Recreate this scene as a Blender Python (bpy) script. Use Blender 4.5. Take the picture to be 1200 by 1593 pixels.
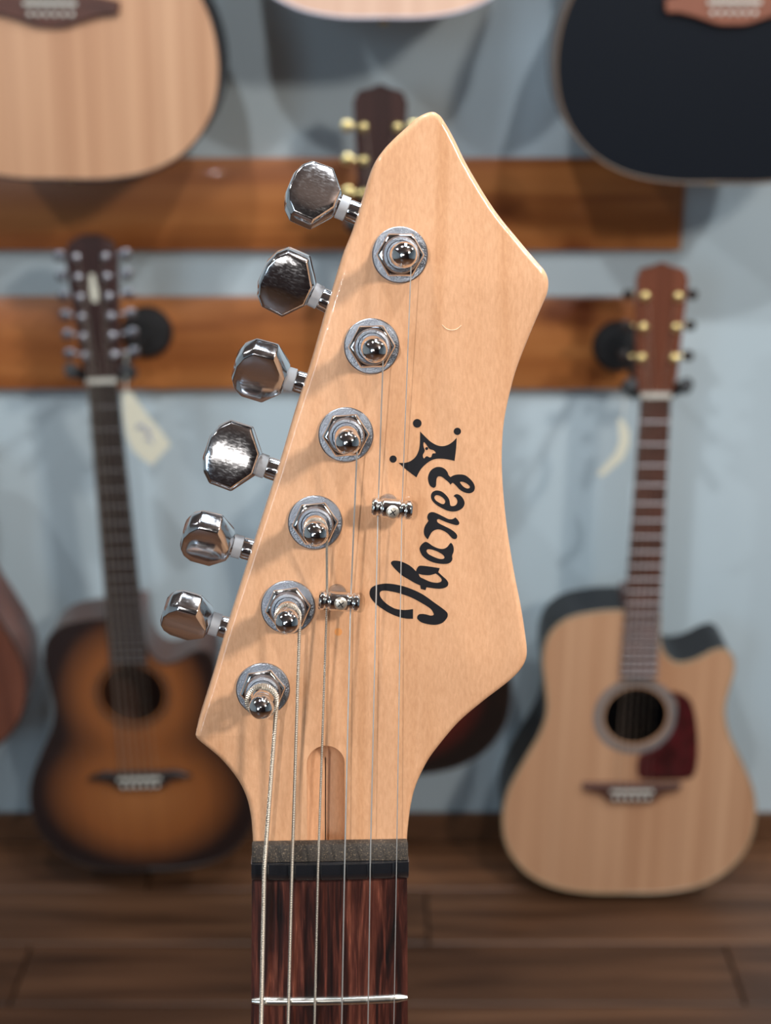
import bpy, bmesh, math, random
from mathutils import Vector, Matrix
random.seed(7)
PI = math.pi
V = Vector
COL = bpy.context.scene.collection
SC = bpy.context.scene
for o in list(bpy.data.objects):
    bpy.data.objects.remove(o)

# ------------------------------------------------------------------ camera
F = 2400.0                       # focal length in pixels of the 1200 x 1593 frame
H = 1.48                         # camera height
PITCH = math.radians(20)
CAM = V((0, 0, H))
RGT = V((1, 0, 0))
UPV = V((0, math.sin(PITCH), math.cos(PITCH)))
FWD = V((0, math.cos(PITCH), -math.sin(PITCH)))
cd = bpy.data.cameras.new('camera')
cd.sensor_fit = 'HORIZONTAL'
cd.sensor_width = 36
cd.lens = 36 * F / 1200
cd.clip_start = 0.01
cd.dof.use_dof = True
cd.dof.focus_distance = 0.395
cd.dof.aperture_fstop = 21
co = bpy.data.objects.new('camera', cd)
COL.objects.link(co)
co.location = CAM
co.rotation_euler = (PI / 2 - PITCH, 0, 0)
SC.camera = co

# ------------------------------------------------------------------ light
SC.view_settings.view_transform = 'Standard'
SC.view_settings.look = 'None'
SC.view_settings.gamma = 1
SC.view_settings.use_curve_mapping = False
SC.view_settings.exposure = 0.0
w = bpy.data.worlds.new('world')
SC.world = w
w.use_nodes = True
w.node_tree.nodes['Background'].inputs[0].default_value = (0.5, 0.6, 0.7, 1)
w.node_tree.nodes['Background'].inputs[1].default_value = 0.3


def area(name, loc, target, sx, sy, power, color):
    l = bpy.data.lights.new(name, 'AREA')
    l.shape = 'RECTANGLE'
    l.size, l.size_y = sx, sy
    l.energy = power
    l.color = color
    o = bpy.data.objects.new(name, l)
    COL.objects.link(o)
    o.location = loc
    o.rotation_euler = (V(target) - V(loc)).to_track_quat('-Z', 'Y').to_euler()
    return o


def spot(name, loc, target, power, color, radius=0.03, angle=80, blend=0.6):
    l = bpy.data.lights.new(name, 'SPOT')
    l.energy = power
    l.color = color
    l.shadow_soft_size = radius
    l.spot_size = math.radians(angle)
    l.spot_blend = blend
    o = bpy.data.objects.new(name, l)
    COL.objects.link(o)
    o.location = loc
    o.rotation_euler = (V(target) - V(loc)).to_track_quat('-Z', 'Y').to_euler()
    return o


area('ceiling_lamp_right', (1.45, -0.85, 2.45), (0, 0.4, 1.35), 0.22, 0.22, 36, (1.0, 0.92, 0.84))
spot('phone_torch', tuple(CAM + RGT * -0.072 + UPV * 0.004), tuple(CAM + FWD * 0.4), 1.95, (1.0, 0.95, 0.90), 0.0025, 100, 0.3)
spot('track_lamp', (0.55, 0.37, 2.64), (0.5, 1.6, 0), 54, (0.96, 0.98, 1.0), 0.035, 165, 1.0)
spot('track_lamp', (-0.33, 0.40, 2.64), (-0.3, 1.6, 0), 54, (0.96, 0.98, 1.0), 0.035, 165, 1.0)
spot('track_lamp_right', (1.75, 1.0, 2.62), (0.4, 2.3, 1.2), 76, (0.94, 0.98, 1.0), 0.04, 165, 1.0)
spot('track_lamp_left', (-1.6, 0.5, 2.62), (-0.3, 2.3, 1.2), 42, (0.94, 0.98, 1.0), 0.04, 165, 1.0)
area('window_daylight', (-1.6, -3.1, 1.9), (0, 0.5, 1.3), 1.1, 1.2, 40, (0.62, 0.82, 1.0))
area('added_blue_strip', (0.2, 1.0, 2.66), (0.2, 1.0, 0), 0.25, 1.2, 10, (0.72, 0.86, 1.0))  # added overhead strip, no real source, gives the chrome its bluish highlights


# ------------------------------------------------------------------ pixels to points
def ray(px, py):
    return RGT * ((px - 600) / F) + UPV * ((796.5 - py) / F) + FWD


def wp(px, py, Y):
    r = ray(px, py)
    return CAM + r * (Y / r.y)


def flo(px, py, z=0.0):
    r = ray(px, py)
    return CAM + r * ((z - H) / r.z)


# frame of the electric guitar: x across the face, y up the neck, z out of the face
_n = V((135, -396, 2400)).normalized()
HN = (RGT * _n.x + UPV * _n.y - FWD * _n.z).normalized()
HO = CAM + ray(513, 1345) * 0.413
_side = ray(513, 500).cross(ray(513, 1500)).normalized()
HY = HN.cross(_side).normalized()
if HY.z < 0:
    HY = -HY
HX = HY.cross(HN).normalized()
HM = Matrix((HX, HY, HN)).transposed().to_4x4()
HM.translation = HO


def hp(px, py, z=0.0):
    """pixel -> local point of the electric guitar at height z (m) over the head face"""
    r = ray(px, py)
    o = HO + HN * z
    t = (o - CAM).dot(HN) / r.dot(HN)
    d = CAM + r * t - HO
    return V((d.dot(HX), d.dot(HY), z))


# ------------------------------------------------------------------ materials
def mat(name, color=(0.5, 0.5, 0.5), rough=0.5, metal=0.0, coat=0.0, spec=0.5):
    m = bpy.data.materials.new(name)
    m.use_nodes = True
    b = m.node_tree.nodes['Principled BSDF']
    b.inputs['Base Color'].default_value = (*color, 1)
    b.inputs['Roughness'].default_value = rough
    b.inputs['Metallic'].default_value = metal
    b.inputs['Coat Weight'].default_value = coat
    b.inputs['Coat Roughness'].default_value = 0.06
    b.inputs['Specular IOR Level'].default_value = spec
    return m


def N(m, t, **kw):
    n = m.node_tree.nodes.new(t)
    for k, v in kw.items():
        if k.startswith('i_'):
            n.inputs[k[2:].replace('_', ' ')].default_value = v
        else:
            setattr(n, k, v)
    return n


def L(m, a, b):
    m.node_tree.links.new(a, b)


def ramp(m, stops):
    r = N(m, 'ShaderNodeValToRGB')
    e = r.color_ramp.elements
    while len(e) < len(stops):
        e.new(0.5)
    for el, (p, c) in zip(e, stops):
        el.position = p
        el.color = (*c, 1)
    return r


def coords(m, scale, rot=(0, 0, 0), rnd=False):
    tc = N(m, 'ShaderNodeTexCoord')
    mp = N(m, 'ShaderNodeMapping')
    mp.inputs['Scale'].default_value = scale
    mp.inputs['Rotation'].default_value = rot
    L(m, tc.outputs['Object'], mp.inputs['Vector'])
    if rnd:
        oi = N(m, 'ShaderNodeObjectInfo')
        mu = N(m, 'ShaderNodeMath', operation='MULTIPLY')
        mu.inputs[1].default_value = 37
        L(m, oi.outputs['Random'], mu.inputs[0])
        cb = N(m, 'ShaderNodeCombineXYZ')
        L(m, mu.outputs[0], cb.inputs[0])
        L(m, mu.outputs[0], cb.inputs[1])
        L(m, cb.outputs[0], mp.inputs['Location'])
    return mp.outputs[0]


def bsdf(m):
    return m.node_tree.nodes['Principled BSDF']


def bump(m, h, strength, dist=0.001, coat=False):
    b = N(m, 'ShaderNodeBump')
    b.inputs['Strength'].default_value = strength
    b.inputs['Distance'].default_value = dist
    L(m, h, b.inputs['Height'])
    L(m, b.outputs[0], bsdf(m).inputs['Normal'])
    if coat:
        L(m, b.outputs[0], bsdf(m).inputs['Coat Normal'])


def grain(name, stops, scale, rough=0.5, coat=0.0, detail=6, dist=0.6, bumps=0.0, rot=(0, 0, 0), rnd=False, second=None):
    """wood: noise stretched along the grain"""
    m = mat(name, rough=rough, coat=coat)
    v = coords(m, scale, rot, rnd)
    n = N(m, 'ShaderNodeTexNoise')
    n.inputs['Scale'].default_value = 1
    n.inputs['Detail'].default_value = detail
    n.inputs['Distortion'].default_value = dist
    L(m, v, n.inputs['Vector'])
    r = ramp(m, stops)
    L(m, n.outputs['Fac'], r.inputs[0])
    out = r.outputs[0]
    if second:
        sc2, st2 = second
        v2 = coords(m, sc2, rot, rnd)
        n2 = N(m, 'ShaderNodeTexNoise')
        n2.inputs['Scale'].default_value = 1
        n2.inputs['Detail'].default_value = 3
        L(m, v2, n2.inputs['Vector'])
        r2 = ramp(m, st2)
        L(m, n2.outputs['Fac'], r2.inputs[0])
        mx = N(m, 'ShaderNodeMix', data_type='RGBA', blend_type='MULTIPLY')
        mx.inputs[0].default_value = 1
        L(m, out, mx.inputs[6])
        L(m, r2.outputs[0], mx.inputs[7])
        out = mx.outputs[2]
    L(m, out, bsdf(m).inputs['Base Color'])
    if bumps:
        bump(m, n.outputs['Fac'], bumps)
    return m


# maple of the head: fine flecks + faint streaks, glossy lacquer with orange peel
maple = mat('maple', rough=0.42, coat=0.55)
bsdf(maple).inputs['Coat Roughness'].default_value = 0.05
bsdf(maple).inputs['Specular IOR Level'].default_value = 0.25
v = coords(maple, (900, 240, 400), (0, 0, 0.05))
n1 = N(maple, 'ShaderNodeTexNoise', i_Scale=1.6, i_Detail=4.0, i_Distortion=0.5)
L(maple, v, n1.inputs['Vector'])
r1 = ramp(maple, [(0.3, (0.70, 0.385, 0.215)), (0.7, (0.80, 0.465, 0.27))])
L(maple, n1.outputs['Fac'], r1.inputs[0])
v = coords(maple, (110, 5, 30), (0, 0, 0.07))
n2 = N(maple, 'ShaderNodeTexNoise', i_Scale=1.0, i_Detail=4.0, i_Distortion=0.9)
L(maple, v, n2.inputs['Vector'])
r2 = ramp(maple, [(0.3, (0.87, 0.80, 0.72)), (0.5, (0.98, 0.96, 0.94)), (0.7, (1, 1, 1))])
L(maple, n2.outputs['Fac'], r2.inputs[0])
mx = N(maple, 'ShaderNodeMix', data_type='RGBA', blend_type='MULTIPLY')
mx.inputs[0].default_value = 1
L(maple, r1.outputs[0], mx.inputs[6])
L(maple, r2.outputs[0], mx.inputs[7])
L(maple, mx.outputs[2], bsdf(maple).inputs['Base Color'])
n3 = N(maple, 'ShaderNodeTexNoise', i_Scale=1500.0, i_Detail=1.0)
tc = N(maple, 'ShaderNodeTexCoord')
L(maple, tc.outputs['Object'], n3.inputs['Vector'])
bump(maple, n3.outputs['Fac'], 0.12, 0.0002, coat=True)

rosewood = grain('rosewood', [(0.30, (0.006, 0.003, 0.003)), (0.44, (0.030, 0.008, 0.006)), (0.55, (0.085, 0.022, 0.014)), (0.68, (0.19, 0.058, 0.035))],
                 (300, 22, 60), rough=0.42, detail=5, dist=1.2, bumps=0.15,
                 second=((2600, 170, 500), [(0.40, (0.72, 0.66, 0.64)), (0.62, (1, 1, 1)), (0.72, (1.7, 1.6, 1.6))]))
chrome = mat('chrome', (0.78, 0.78, 0.79), 0.07, 1.0)
v = coords(chrome, (900, 2600, 900), (0, 0, 0.3))
nn = N(chrome, 'ShaderNodeTexNoise', i_Scale=1.0, i_Detail=4.0)
L(chrome, v, nn.inputs['Vector'])
rr = ramp(chrome, [(0.5, (0.05, 0.05, 0.05)), (0.75, (0.22, 0.22, 0.22))])
L(chrome, nn.outputs['Fac'], rr.inputs[0])
L(chrome, rr.outputs[0], bsdf(chrome).inputs['Roughness'])
bump(chrome, nn.outputs['Fac'], 0.05, 0.0001)
key_chrome = mat('worn_key_chrome', (0.74, 0.74, 0.76), 0.1, 1.0)
v = coords(key_chrome, (900, 2400, 900), (0, 0, 0.1))
nn = N(key_chrome, 'ShaderNodeTexNoise', i_Scale=1.0, i_Detail=5.0)
L(key_chrome, v, nn.inputs['Vector'])
rr = ramp(key_chrome, [(0.45, (0.10, 0.10, 0.10)), (0.7, (0.19, 0.19, 0.19))])
L(key_chrome, nn.outputs['Fac'], rr.inputs[0])
L(key_chrome, rr.outputs[0], bsdf(key_chrome).inputs['Roughness'])
satin = mat('satin_chrome', (0.30, 0.32, 0.36), 0.34, 1.0)
nn = N(satin, 'ShaderNodeTexNoise', i_Scale=3500.0, i_Detail=2.0)
tc = N(satin, 'ShaderNodeTexCoord')
L(satin, tc.outputs['Object'], nn.inputs['Vector'])
bump(satin, nn.outputs['Fac'], 0.5, 0.0003)
steel = mat('string_steel', (0.80, 0.77, 0.72), 0.4, 0.85)
nickel = mat('wound_string', (0.62, 0.57, 0.49), 0.38, 0.9)
fretm = mat('fret_metal', (0.80, 0.80, 0.74), 0.25, 1.0)
fret_dull = mat('worn_fret', (0.42, 0.40, 0.41), 0.5, 0.7)
fret_dark = mat('dark_fret', (0.13, 0.12, 0.12), 0.5, 0.7)
black_gloss = mat('black_plastic', (0.012, 0.013, 0.016), 0.2, coat=0.8)
dusty = mat('dusty_black', (0.05, 0.038, 0.028), 0.75)
nn = N(dusty, 'ShaderNodeTexNoise', i_Scale=2600.0, i_Detail=3.0)
tc = N(dusty, 'ShaderNodeTexCoord')
L(dusty, tc.outputs['Object'], nn.inputs['Vector'])
rr = ramp(dusty, [(0.35, (0.016, 0.012, 0.009)), (0.6, (0.045, 0.033, 0.023)), (0.74, (0.22, 0.16, 0.10))])
L(dusty, nn.outputs['Fac'], rr.inputs[0])
L(dusty, rr.outputs[0], bsdf(dusty).inputs['Base Color'])
ink = mat('black_ink', (0.009, 0.009, 0.012), 0.6, spec=0.25)
nylon = mat('grey_nylon', (0.50, 0.53, 0.56), 0.45)
clear = mat('clear_plastic', (0.95, 0.9, 0.85), 0.15)
bsdf(clear).inputs['Transmission Weight'].default_value = 0.9
filler = mat('orange_filler', (0.80, 0.33, 0.10), 0.45, coat=0.3)
scr = mat('scratch', (0.88, 0.60, 0.40), 0.6)

spruce = grain('spruce', [(0.3, (0.50, 0.265, 0.145)), (0.7, (0.64, 0.37, 0.215))], (55, 1.0, 20), rough=0.38, coat=0.15, detail=3,
               second=((10, 0.4, 4), [(0.3, (0.86, 0.78, 0.72)), (0.6, (1, 1, 1))]))
spruce_pale = grain('pale_spruce', [(0.3, (0.66, 0.41, 0.29)), (0.7, (0.78, 0.52, 0.38))], (55, 1.0, 20), rough=0.38, coat=0.2, detail=3)
mahog = grain('mahogany', [(0.3, (0.10, 0.03, 0.016)), (0.7, (0.20, 0.065, 0.035))], (60, 3, 60), rough=0.35, coat=0.4)
mahog_red = grain('reddish_mahogany', [(0.3, (0.17, 0.055, 0.035)), (0.7, (0.27, 0.10, 0.065))], (60, 3, 60), rough=0.35, coat=0.3)
darkside = mat('dark_rosewood_side', (0.010, 0.009, 0.011), 0.4, coat=0.1, spec=0.3)
side_brown = mat('brown_side', (0.10, 0.045, 0.03), 0.35, coat=0.3)
black_top = mat('black_satin_top', (0.006, 0.008, 0.012), 0.5, spec=0.12)
brownbind = mat('brown_binding', (0.13, 0.085, 0.055), 0.45)
ebony = mat('ebony', (0.022, 0.014, 0.012), 0.45)
brdg = grain('bridge_rosewood', [(0.3, (0.05, 0.02, 0.014)), (0.7, (0.12, 0.045, 0.03))], (20, 60, 60), rough=0.5)
brdg_red = grain('red_bridge_wood', [(0.3, (0.17, 0.055, 0.03)), (0.7, (0.26, 0.09, 0.05))], (20, 60, 60), rough=0.5)
bone = mat('bone', (0.72, 0.70, 0.62), 0.4)
gold = mat('gold', (0.95, 0.78, 0.36), 0.3, 1.0)
silver = mat('silver_key', (0.6, 0.6, 0.65), 0.35, 1.0)
silver_dim = mat('dull_silver_key', (0.30, 0.30, 0.33), 0.35, 1.0)
cream = mat('cream_binding', (0.42, 0.30, 0.18), 0.4)
white_bind = mat('white_binding', (0.55, 0.52, 0.60), 0.4)
darkbind = mat('dark_binding', (0.03, 0.018, 0.014), 0.4)
greyring = mat('grey_rosette', (0.20, 0.18, 0.17), 0.5)
tort = grain('tortoise_pickguard', [(0.35, (0.03, 0.003, 0.004)), (0.65, (0.085, 0.007, 0.010))], (30, 30, 30), rough=0.3)
paper = mat('cream_paper', (0.78, 0.74, 0.58), 0.7)
blueink = mat('blue_ink', (0.10, 0.16, 0.42), 0.6)
darkhead = grain('dark_headstock_wood', [(0.3, (0.020, 0.010, 0.009)), (0.7, (0.055, 0.024, 0.020))], (60, 3, 60), rough=0.35)
rubber = mat('black_rubber', (0.012, 0.012, 0.013), 0.6)
amber_key = mat('amber_button', (0.35, 0.10, 0.04), 0.4)
pearl = mat('pearl_inlay', (0.72, 0.70, 0.58), 0.3)


def burst(name, inner, mid, edge, sc=1.0):
    m = mat(name, rough=0.3, coat=0.5)
    tc = N(m, 'ShaderNodeTexCoord')
    sp = N(m, 'ShaderNodeSeparateXYZ')
    L(m, tc.outputs['Object'], sp.inputs[0])

    def ell(cy, rx, ry):
        a = N(m, 'ShaderNodeMath', operation='DIVIDE')
        L(m, sp.outputs[0], a.inputs[0])
        a.inputs[1].default_value = rx
        b = N(m, 'ShaderNodeMath', operation='SUBTRACT')
        L(m, sp.outputs[1], b.inputs[0])
        b.inputs[1].default_value = cy
        c = N(m, 'ShaderNodeMath', operation='DIVIDE')
        L(m, b.outputs[0], c.inputs[0])
        c.inputs[1].default_value = ry
        cb = N(m, 'ShaderNodeCombineXYZ')
        L(m, a.outputs[0], cb.inputs[0])
        L(m, c.outputs[0], cb.inputs[1])
        ln = N(m, 'ShaderNodeVectorMath', operation='LENGTH')
        L(m, cb.outputs[0], ln.inputs[0])
        return ln.outputs['Value']
    e1 = ell(0.155 * sc, 0.205 * sc, 0.165 * sc)
    e2 = ell(0.355 * sc, 0.152 * sc, 0.175 * sc)
    sm = N(m, 'ShaderNodeMath', operation='SMOOTH_MIN')
    L(m, e1, sm.inputs[0])
    L(m, e2, sm.inputs[1])
    sm.inputs[2].default_value = 0.45
    r = ramp(m, [(0.10, inner), (0.55, mid), (0.90, edge)])
    L(m, sm.outputs[0], r.inputs[0])
    v = coords(m, (55, 1, 20))
    n = N(m, 'ShaderNodeTexNoise', i_Scale=1.0, i_Detail=3.0)
    L(m, v, n.inputs['Vector'])
    r2 = ramp(m, [(0.3, (0.85, 0.82, 0.8)), (0.7, (1, 1, 1))])
    L(m, n.outputs['Fac'], r2.inputs[0])
    mx = N(m, 'ShaderNodeMix', data_type='RGBA', blend_type='MULTIPLY')
    mx.inputs[0].default_value = 1
    L(m, r.outputs[0], mx.inputs[6])
    L(m, r2.outputs[0], mx.inputs[7])
    L(m, mx.outputs[2], bsdf(m).inputs['Base Color'])
    return m


burst_amber = burst('amber_sunburst', (0.36, 0.13, 0.036), (0.27, 0.085, 0.02), (0.012, 0.004, 0.003), 0.885)
burst_red = burst('red_sunburst', (0.40, 0.09, 0.03), (0.14, 0.014, 0.008), (0.005, 0.003, 0.003), 0.93)

wallm = mat('pale_blue_wall', (0.52, 0.60, 0.63), 0.8)
v = coords(wallm, (1.2, 1.2, 1.2))
n = N(wallm, 'ShaderNodeTexNoise', i_Scale=1.5, i_Detail=3.0)
L(wallm, v, n.inputs['Vector'])
r = ramp(wallm, [(0.3, (0.50, 0.60, 0.645)), (0.7, (0.55, 0.645, 0.69))])
L(wallm, n.outputs['Fac'], r.inputs[0])
L(wallm, r.outputs[0], bsdf(wallm).inputs['Base Color'])
ceilm = mat('ceiling_paint', (0.20, 0.15, 0.13), 0.9)
backm = mat('dark_wall_paint', (0.10, 0.06, 0.055), 0.8)
subm = mat('subfloor', (0.03, 0.02, 0.015), 0.9)
boardm = grain('pine_board', [(0.3, (0.26, 0.075, 0.018)), (0.5, (0.40, 0.135, 0.035)), (0.7, (0.50, 0.19, 0.055))], (1.6, 30, 26), rough=0.38, coat=0.25,
               second=((5, 6, 6), [(0.30, (0.35, 0.22, 0.15)), (0.42, (1, 1, 1))]))
plankm = grain('floor_plank', [(0.3, (0.060, 0.028, 0.014)), (0.5, (0.115, 0.055, 0.028)), (0.7, (0.20, 0.10, 0.052))], (2.5, 34, 10), rough=0.42, bumps=0.1, rnd=True)
# tone of each plank
oi = N(plankm, 'ShaderNodeObjectInfo')
rt = ramp(plankm, [(0.0, (0.55, 0.50, 0.48)), (0.5, (0.9, 0.85, 0.82)), (1.0, (1.45, 1.25, 1.05))])
L(plankm, oi.outputs['Random'], rt.inputs[0])
mx = N(plankm, 'ShaderNodeMix', data_type='RGBA', blend_type='MULTIPLY')
mx.inputs[0].default_value = 1
src = bsdf(plankm).inputs['Base Color'].links[0].from_socket
L(plankm, src, mx.inputs[6])
L(plankm, rt.outputs[0], mx.inputs[7])
L(plankm, mx.outputs[2], bsdf(plankm).inputs['Base Color'])
basem = grain('baseboard_wood', [(0.3, (0.10, 0.042, 0.018)), (0.7, (0.18, 0.08, 0.035))], (2, 20, 20), rough=0.4)


# ------------------------------------------------------------------ mesh helpers
def link(name, me, m, parent=None, sharp=35, smooth=True):
    if smooth:
        for p in me.polygons:
            p.use_smooth = True
        me.set_sharp_from_angle(angle=math.radians(sharp))
    me.name = name
    if m:
        me.materials.clear()
        me.materials.append(m)
    o = bpy.data.objects.new(name, me)
    COL.objects.link(o)
    if parent:
        o.parent = parent
    return o


def mesh(vf):
    vs, fs = vf
    me = bpy.data.meshes.new('m')
    me.from_pydata([tuple(q) for q in vs], [], fs)
    bm = bmesh.new()
    bm.from_mesh(me)
    bmesh.ops.recalc_face_normals(bm, faces=bm.faces)
    bm.to_mesh(me)
    bm.free()
    return me


def join(*parts):
    vs, fs = [], []
    for a, b in parts:
        k = len(vs)
        vs += list(a)
        fs += [tuple(i + k for i in f) for f in b]
    return vs, fs


def xf(vf, M):
    return [M @ V(q) for q in vf[0]], vf[1]


def box(x0, x1, y0, y1, z0, z1):
    vs = [V((x, y, z)) for z in (z0, z1) for y in (y0, y1) for x in (x0, x1)]
    return vs, [(0, 2, 3, 1), (4, 5, 7, 6), (0, 1, 5, 4), (2, 6, 7, 3), (0, 4, 6, 2), (1, 3, 7, 5)]


def bevel(me, w, seg=2, ang=30):
    bm = bmesh.new()
    bm.from_mesh(me)
    es = [e for e in bm.edges if len(e.link_faces) == 2 and e.calc_face_angle() > math.radians(ang)]
    bmesh.ops.bevel(bm, geom=es, offset=w, segments=seg, affect='EDGES', profile=0.5, clamp_overlap=True)
    bm.to_mesh(me)
    bm.free()
    return me


def rings(rs, closed_u=True, caps=True):
    n = len(rs[0])
    vs = [q for r in rs for q in r]
    fs = []
    for i in range(len(rs) - 1):
        for j in range(n if closed_u else n - 1):
            a, b = i * n + j, i * n + (j + 1) % n
            fs.append((a, b, b + n, a + n))
    if caps:
        fs.append(tuple(range(n))[::-1])
        fs.append(tuple((len(rs) - 1) * n + j for j in range(n)))
    return vs, fs


def lathe(prof, seg=48, M=None, caps=True):
    """prof: (radius, z) list; around local z"""
    rs = [[V((max(r, 1e-6) * math.cos(2 * PI * j / seg), max(r, 1e-6) * math.sin(2 * PI * j / seg), z)) for j in range(seg)] for r, z in prof]
    vf = rings(rs, caps=caps)
    return xf(vf, M) if M else vf


def frame(o, zdir, xhint=(1, 0, 0)):
    z = V(zdir).normalized()
    x = V(xhint) - z * V(xhint).dot(z)
    if x.length < 1e-4:
        x = V((0, 1, 0)) - z * z.y
    x.normalize()
    y = z.cross(x)
    M = Matrix((x, y, z)).transposed().to_4x4()
    M.translation = o
    return M


def rod(a, b, r, seg=16, r2=None):
    a, b = V(a), V(b)
    d = b - a
    return lathe([(r, 0), (r if r2 is None else r2, d.length)], seg, frame(a, d))


def tube(path, rad, seg=8):
    path = [V(q) for q in path]
    rs = []
    x = None
    for i, q in enumerate(path):
        t = (path[min(i + 1, len(path) - 1)] - path[max(i - 1, 0)]).normalized()
        if x is None:
            x = t.orthogonal().normalized()
        x = (x - t * x.dot(t)).normalized()
        y = t.cross(x)
        r = rad(i) if callable(rad) else rad
        rs.append([q + (x * math.cos(2 * PI * j / seg) + y * math.sin(2 * PI * j / seg)) * r for j in range(seg)])
    return rings(rs)


def catmull(pts, per=6, closed=True):
    """a point given twice is a sharp corner"""
    n = len(pts)
    out = []
    for i in range(n if closed else n - 1):
        p0, p1, p2, p3 = (pts[(i - 1) % n], pts[i], pts[(i + 1) % n], pts[(i + 2) % n])
        if not closed:
            p0 = pts[max(i - 1, 0)]
            p3 = pts[min(i + 2, n - 1)]
        if abs(p1[0] - p2[0]) + abs(p1[1] - p2[1]) < 1e-9:
            continue
        for k in range(per):
            t = k / per
            out.append(tuple(0.5 * (2 * p1[c] + (-p0[c] + p2[c]) * t + (2 * p0[c] - 5 * p1[c] + 4 * p2[c] - p3[c]) * t * t
                                    + (-p0[c] + 3 * p1[c] - 3 * p2[c] + p3[c]) * t ** 3) for c in range(2)))
    if not closed:
        out.append(tuple(pts[-1]))
    return out


def sheet(loops, z0, z1):
    """flat plate with holes, from outlines, z0..z1"""
    cu = bpy.data.curves.new('c', 'CURVE')
    cu.dimensions = '2D'
    cu.fill_mode = 'BOTH'
    cu.extrude = (z1 - z0) / 2
    for lp in loops:
        s = cu.splines.new('POLY')
        s.points.add(len(lp) - 1)
        for p, q in zip(s.points, lp):
            p.co = (q[0], q[1], 0, 1)
        s.use_cyclic_u = True
    o = bpy.data.objects.new('c', cu)
    me = bpy.data.meshes.new_from_object(o)
    bpy.data.objects.remove(o)
    for q in me.vertices:
        q.co.z += (z0 + z1) / 2
    return me


def poly_area(p):
    return sum(p[i][0] * p[(i + 1) % len(p)][1] - p[(i + 1) % len(p)][0] * p[i][1] for i in range(len(p))) / 2


def offset(p, d):
    """inset a closed outline by d"""
    n = len(p)
    s = 1 if poly_area(p) > 0 else -1
    out = []
    for i in range(n):
        a, b = V(p[(i - 1) % n]).to_2d(), V(p[(i + 1) % n]).to_2d()
        t = (b - a)
        t.normalize()
        out.append((p[i][0] - t.y * d * s, p[i][1] + t.x * d * s))
    return out


def slab(p, prof):
    """outline p swept through (inset, z) pairs, capped"""
    return rings([[V((x, y, z)) for x, y in offset(p, d)] for d, z in prof])


def resample(p, step):
    out = []
    n = len(p)
    acc = 0
    for i in range(n):
        a, b = V(p[i]).to_2d(), V(p[(i + 1) % n]).to_2d()
        l = (b - a).length
        while acc < l:
            q = a + (b - a) * (acc / l)
            out.append((q.x, q.y))
            acc += step
        acc -= l
    return out


def tag(o, label, cat, group=None, kind=None):
    o['label'] = label
    o['category'] = cat
    if group:
        o['group'] = group
    if kind:
        o['kind'] = kind
    return o


def empty(name, M, label=None, cat=None, group=None):
    o = bpy.data.objects.new(name, None)
    o.empty_display_size = 0.05
    COL.objects.link(o)
    o.matrix_world = M
    if label:
        tag(o, label, cat, group)
    return o


def struct(name, vf, m, parent=None):
    o = link(name, mesh(vf), m, parent, smooth=False)
    o['kind'] = 'structure'
    return o


# ------------------------------------------------------------------ the room
W = 2.38
CEIL = 2.72
floor = struct('floor', box(-3.1, 3.1, -3.3, W + 0.1, -0.06, -0.0125), subm)
struct('wall_front', box(-3.1, 3.1, W, W + 0.1, -0.01, CEIL), wallm)
struct('wall_left', box(-3.1, -3.0, -3.2, W, -0.01, CEIL), wallm)
struct('wall_right', box(3.0, 3.1, -3.2, W, -0.01, CEIL), wallm)
struct('wall_back', box(-3.1, 3.1, -3.3, -3.2, -0.01, CEIL), backm)
struct('ceiling', box(-3.1, 3.1, -3.3, W + 0.1, CEIL, CEIL + 0.08), ceilm)
b = struct('baseboard_front', box(-3.0, 3.0, W - 0.014, W, 0, 0.05), basem)
pl = {}
for r in range(9):
    y1 = W - 0.016 - r * 0.15
    x = -2.6 + (r * 0.47) % 1.1
    while x < 2.2:
        ln = 1.1
        if 'p' not in pl:
            me = mesh(box(0, 1.096, -0.1465, 0, -0.012, 0))
            bevel(me, 0.0012, 1)
            pl['p'] = link('plank', me, plankm, floor, smooth=False)
            o = pl['p']
        else:
            o = pl['p'].copy()
            COL.objects.link(o)
            o.parent = floor
        o.location = (x, y1, random.uniform(-0.0006, 0))
        x += ln
# floor beyond the planks seen
me = mesh(box(-3.0, 3.0, -3.2, W - 0.016 - 9 * 0.15, -0.012, 0))
link('floor_boards', me, plankm, floor, smooth=False)

# mounting boards
BT = 0.02


def board(pya, pyb, xl, xr, label):
    z1 = wp(600, pya, W - BT).z
    z0 = wp(600, pyb, W - BT).z
    x1 = wp(xr, (pya + pyb) / 2, W - BT).x if xr else 2.2
    me = mesh(box(xl, x1, W - BT, W, z0, z1))
    bevel(me, 0.002, 2)
    return tag(link('mounting_board', me, boardm), label, 'board', 'wooden boards holding the guitar hangers')


board(247, 390, -2.4, 1064, 'upper orange-brown wooden board across the wall, ending behind the black guitar')
board(464, 606, -2.4, 1040, 'lower orange-brown wooden board across the wall, below the other board')
me = mesh(box(-2.4, 2.2, W - BT, W, 2.06, 2.2))
tag(link('mounting_board', me, boardm), 'wooden board high on the wall above the picture, holding the top row', 'board', 'wooden boards holding the guitar hangers')


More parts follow.
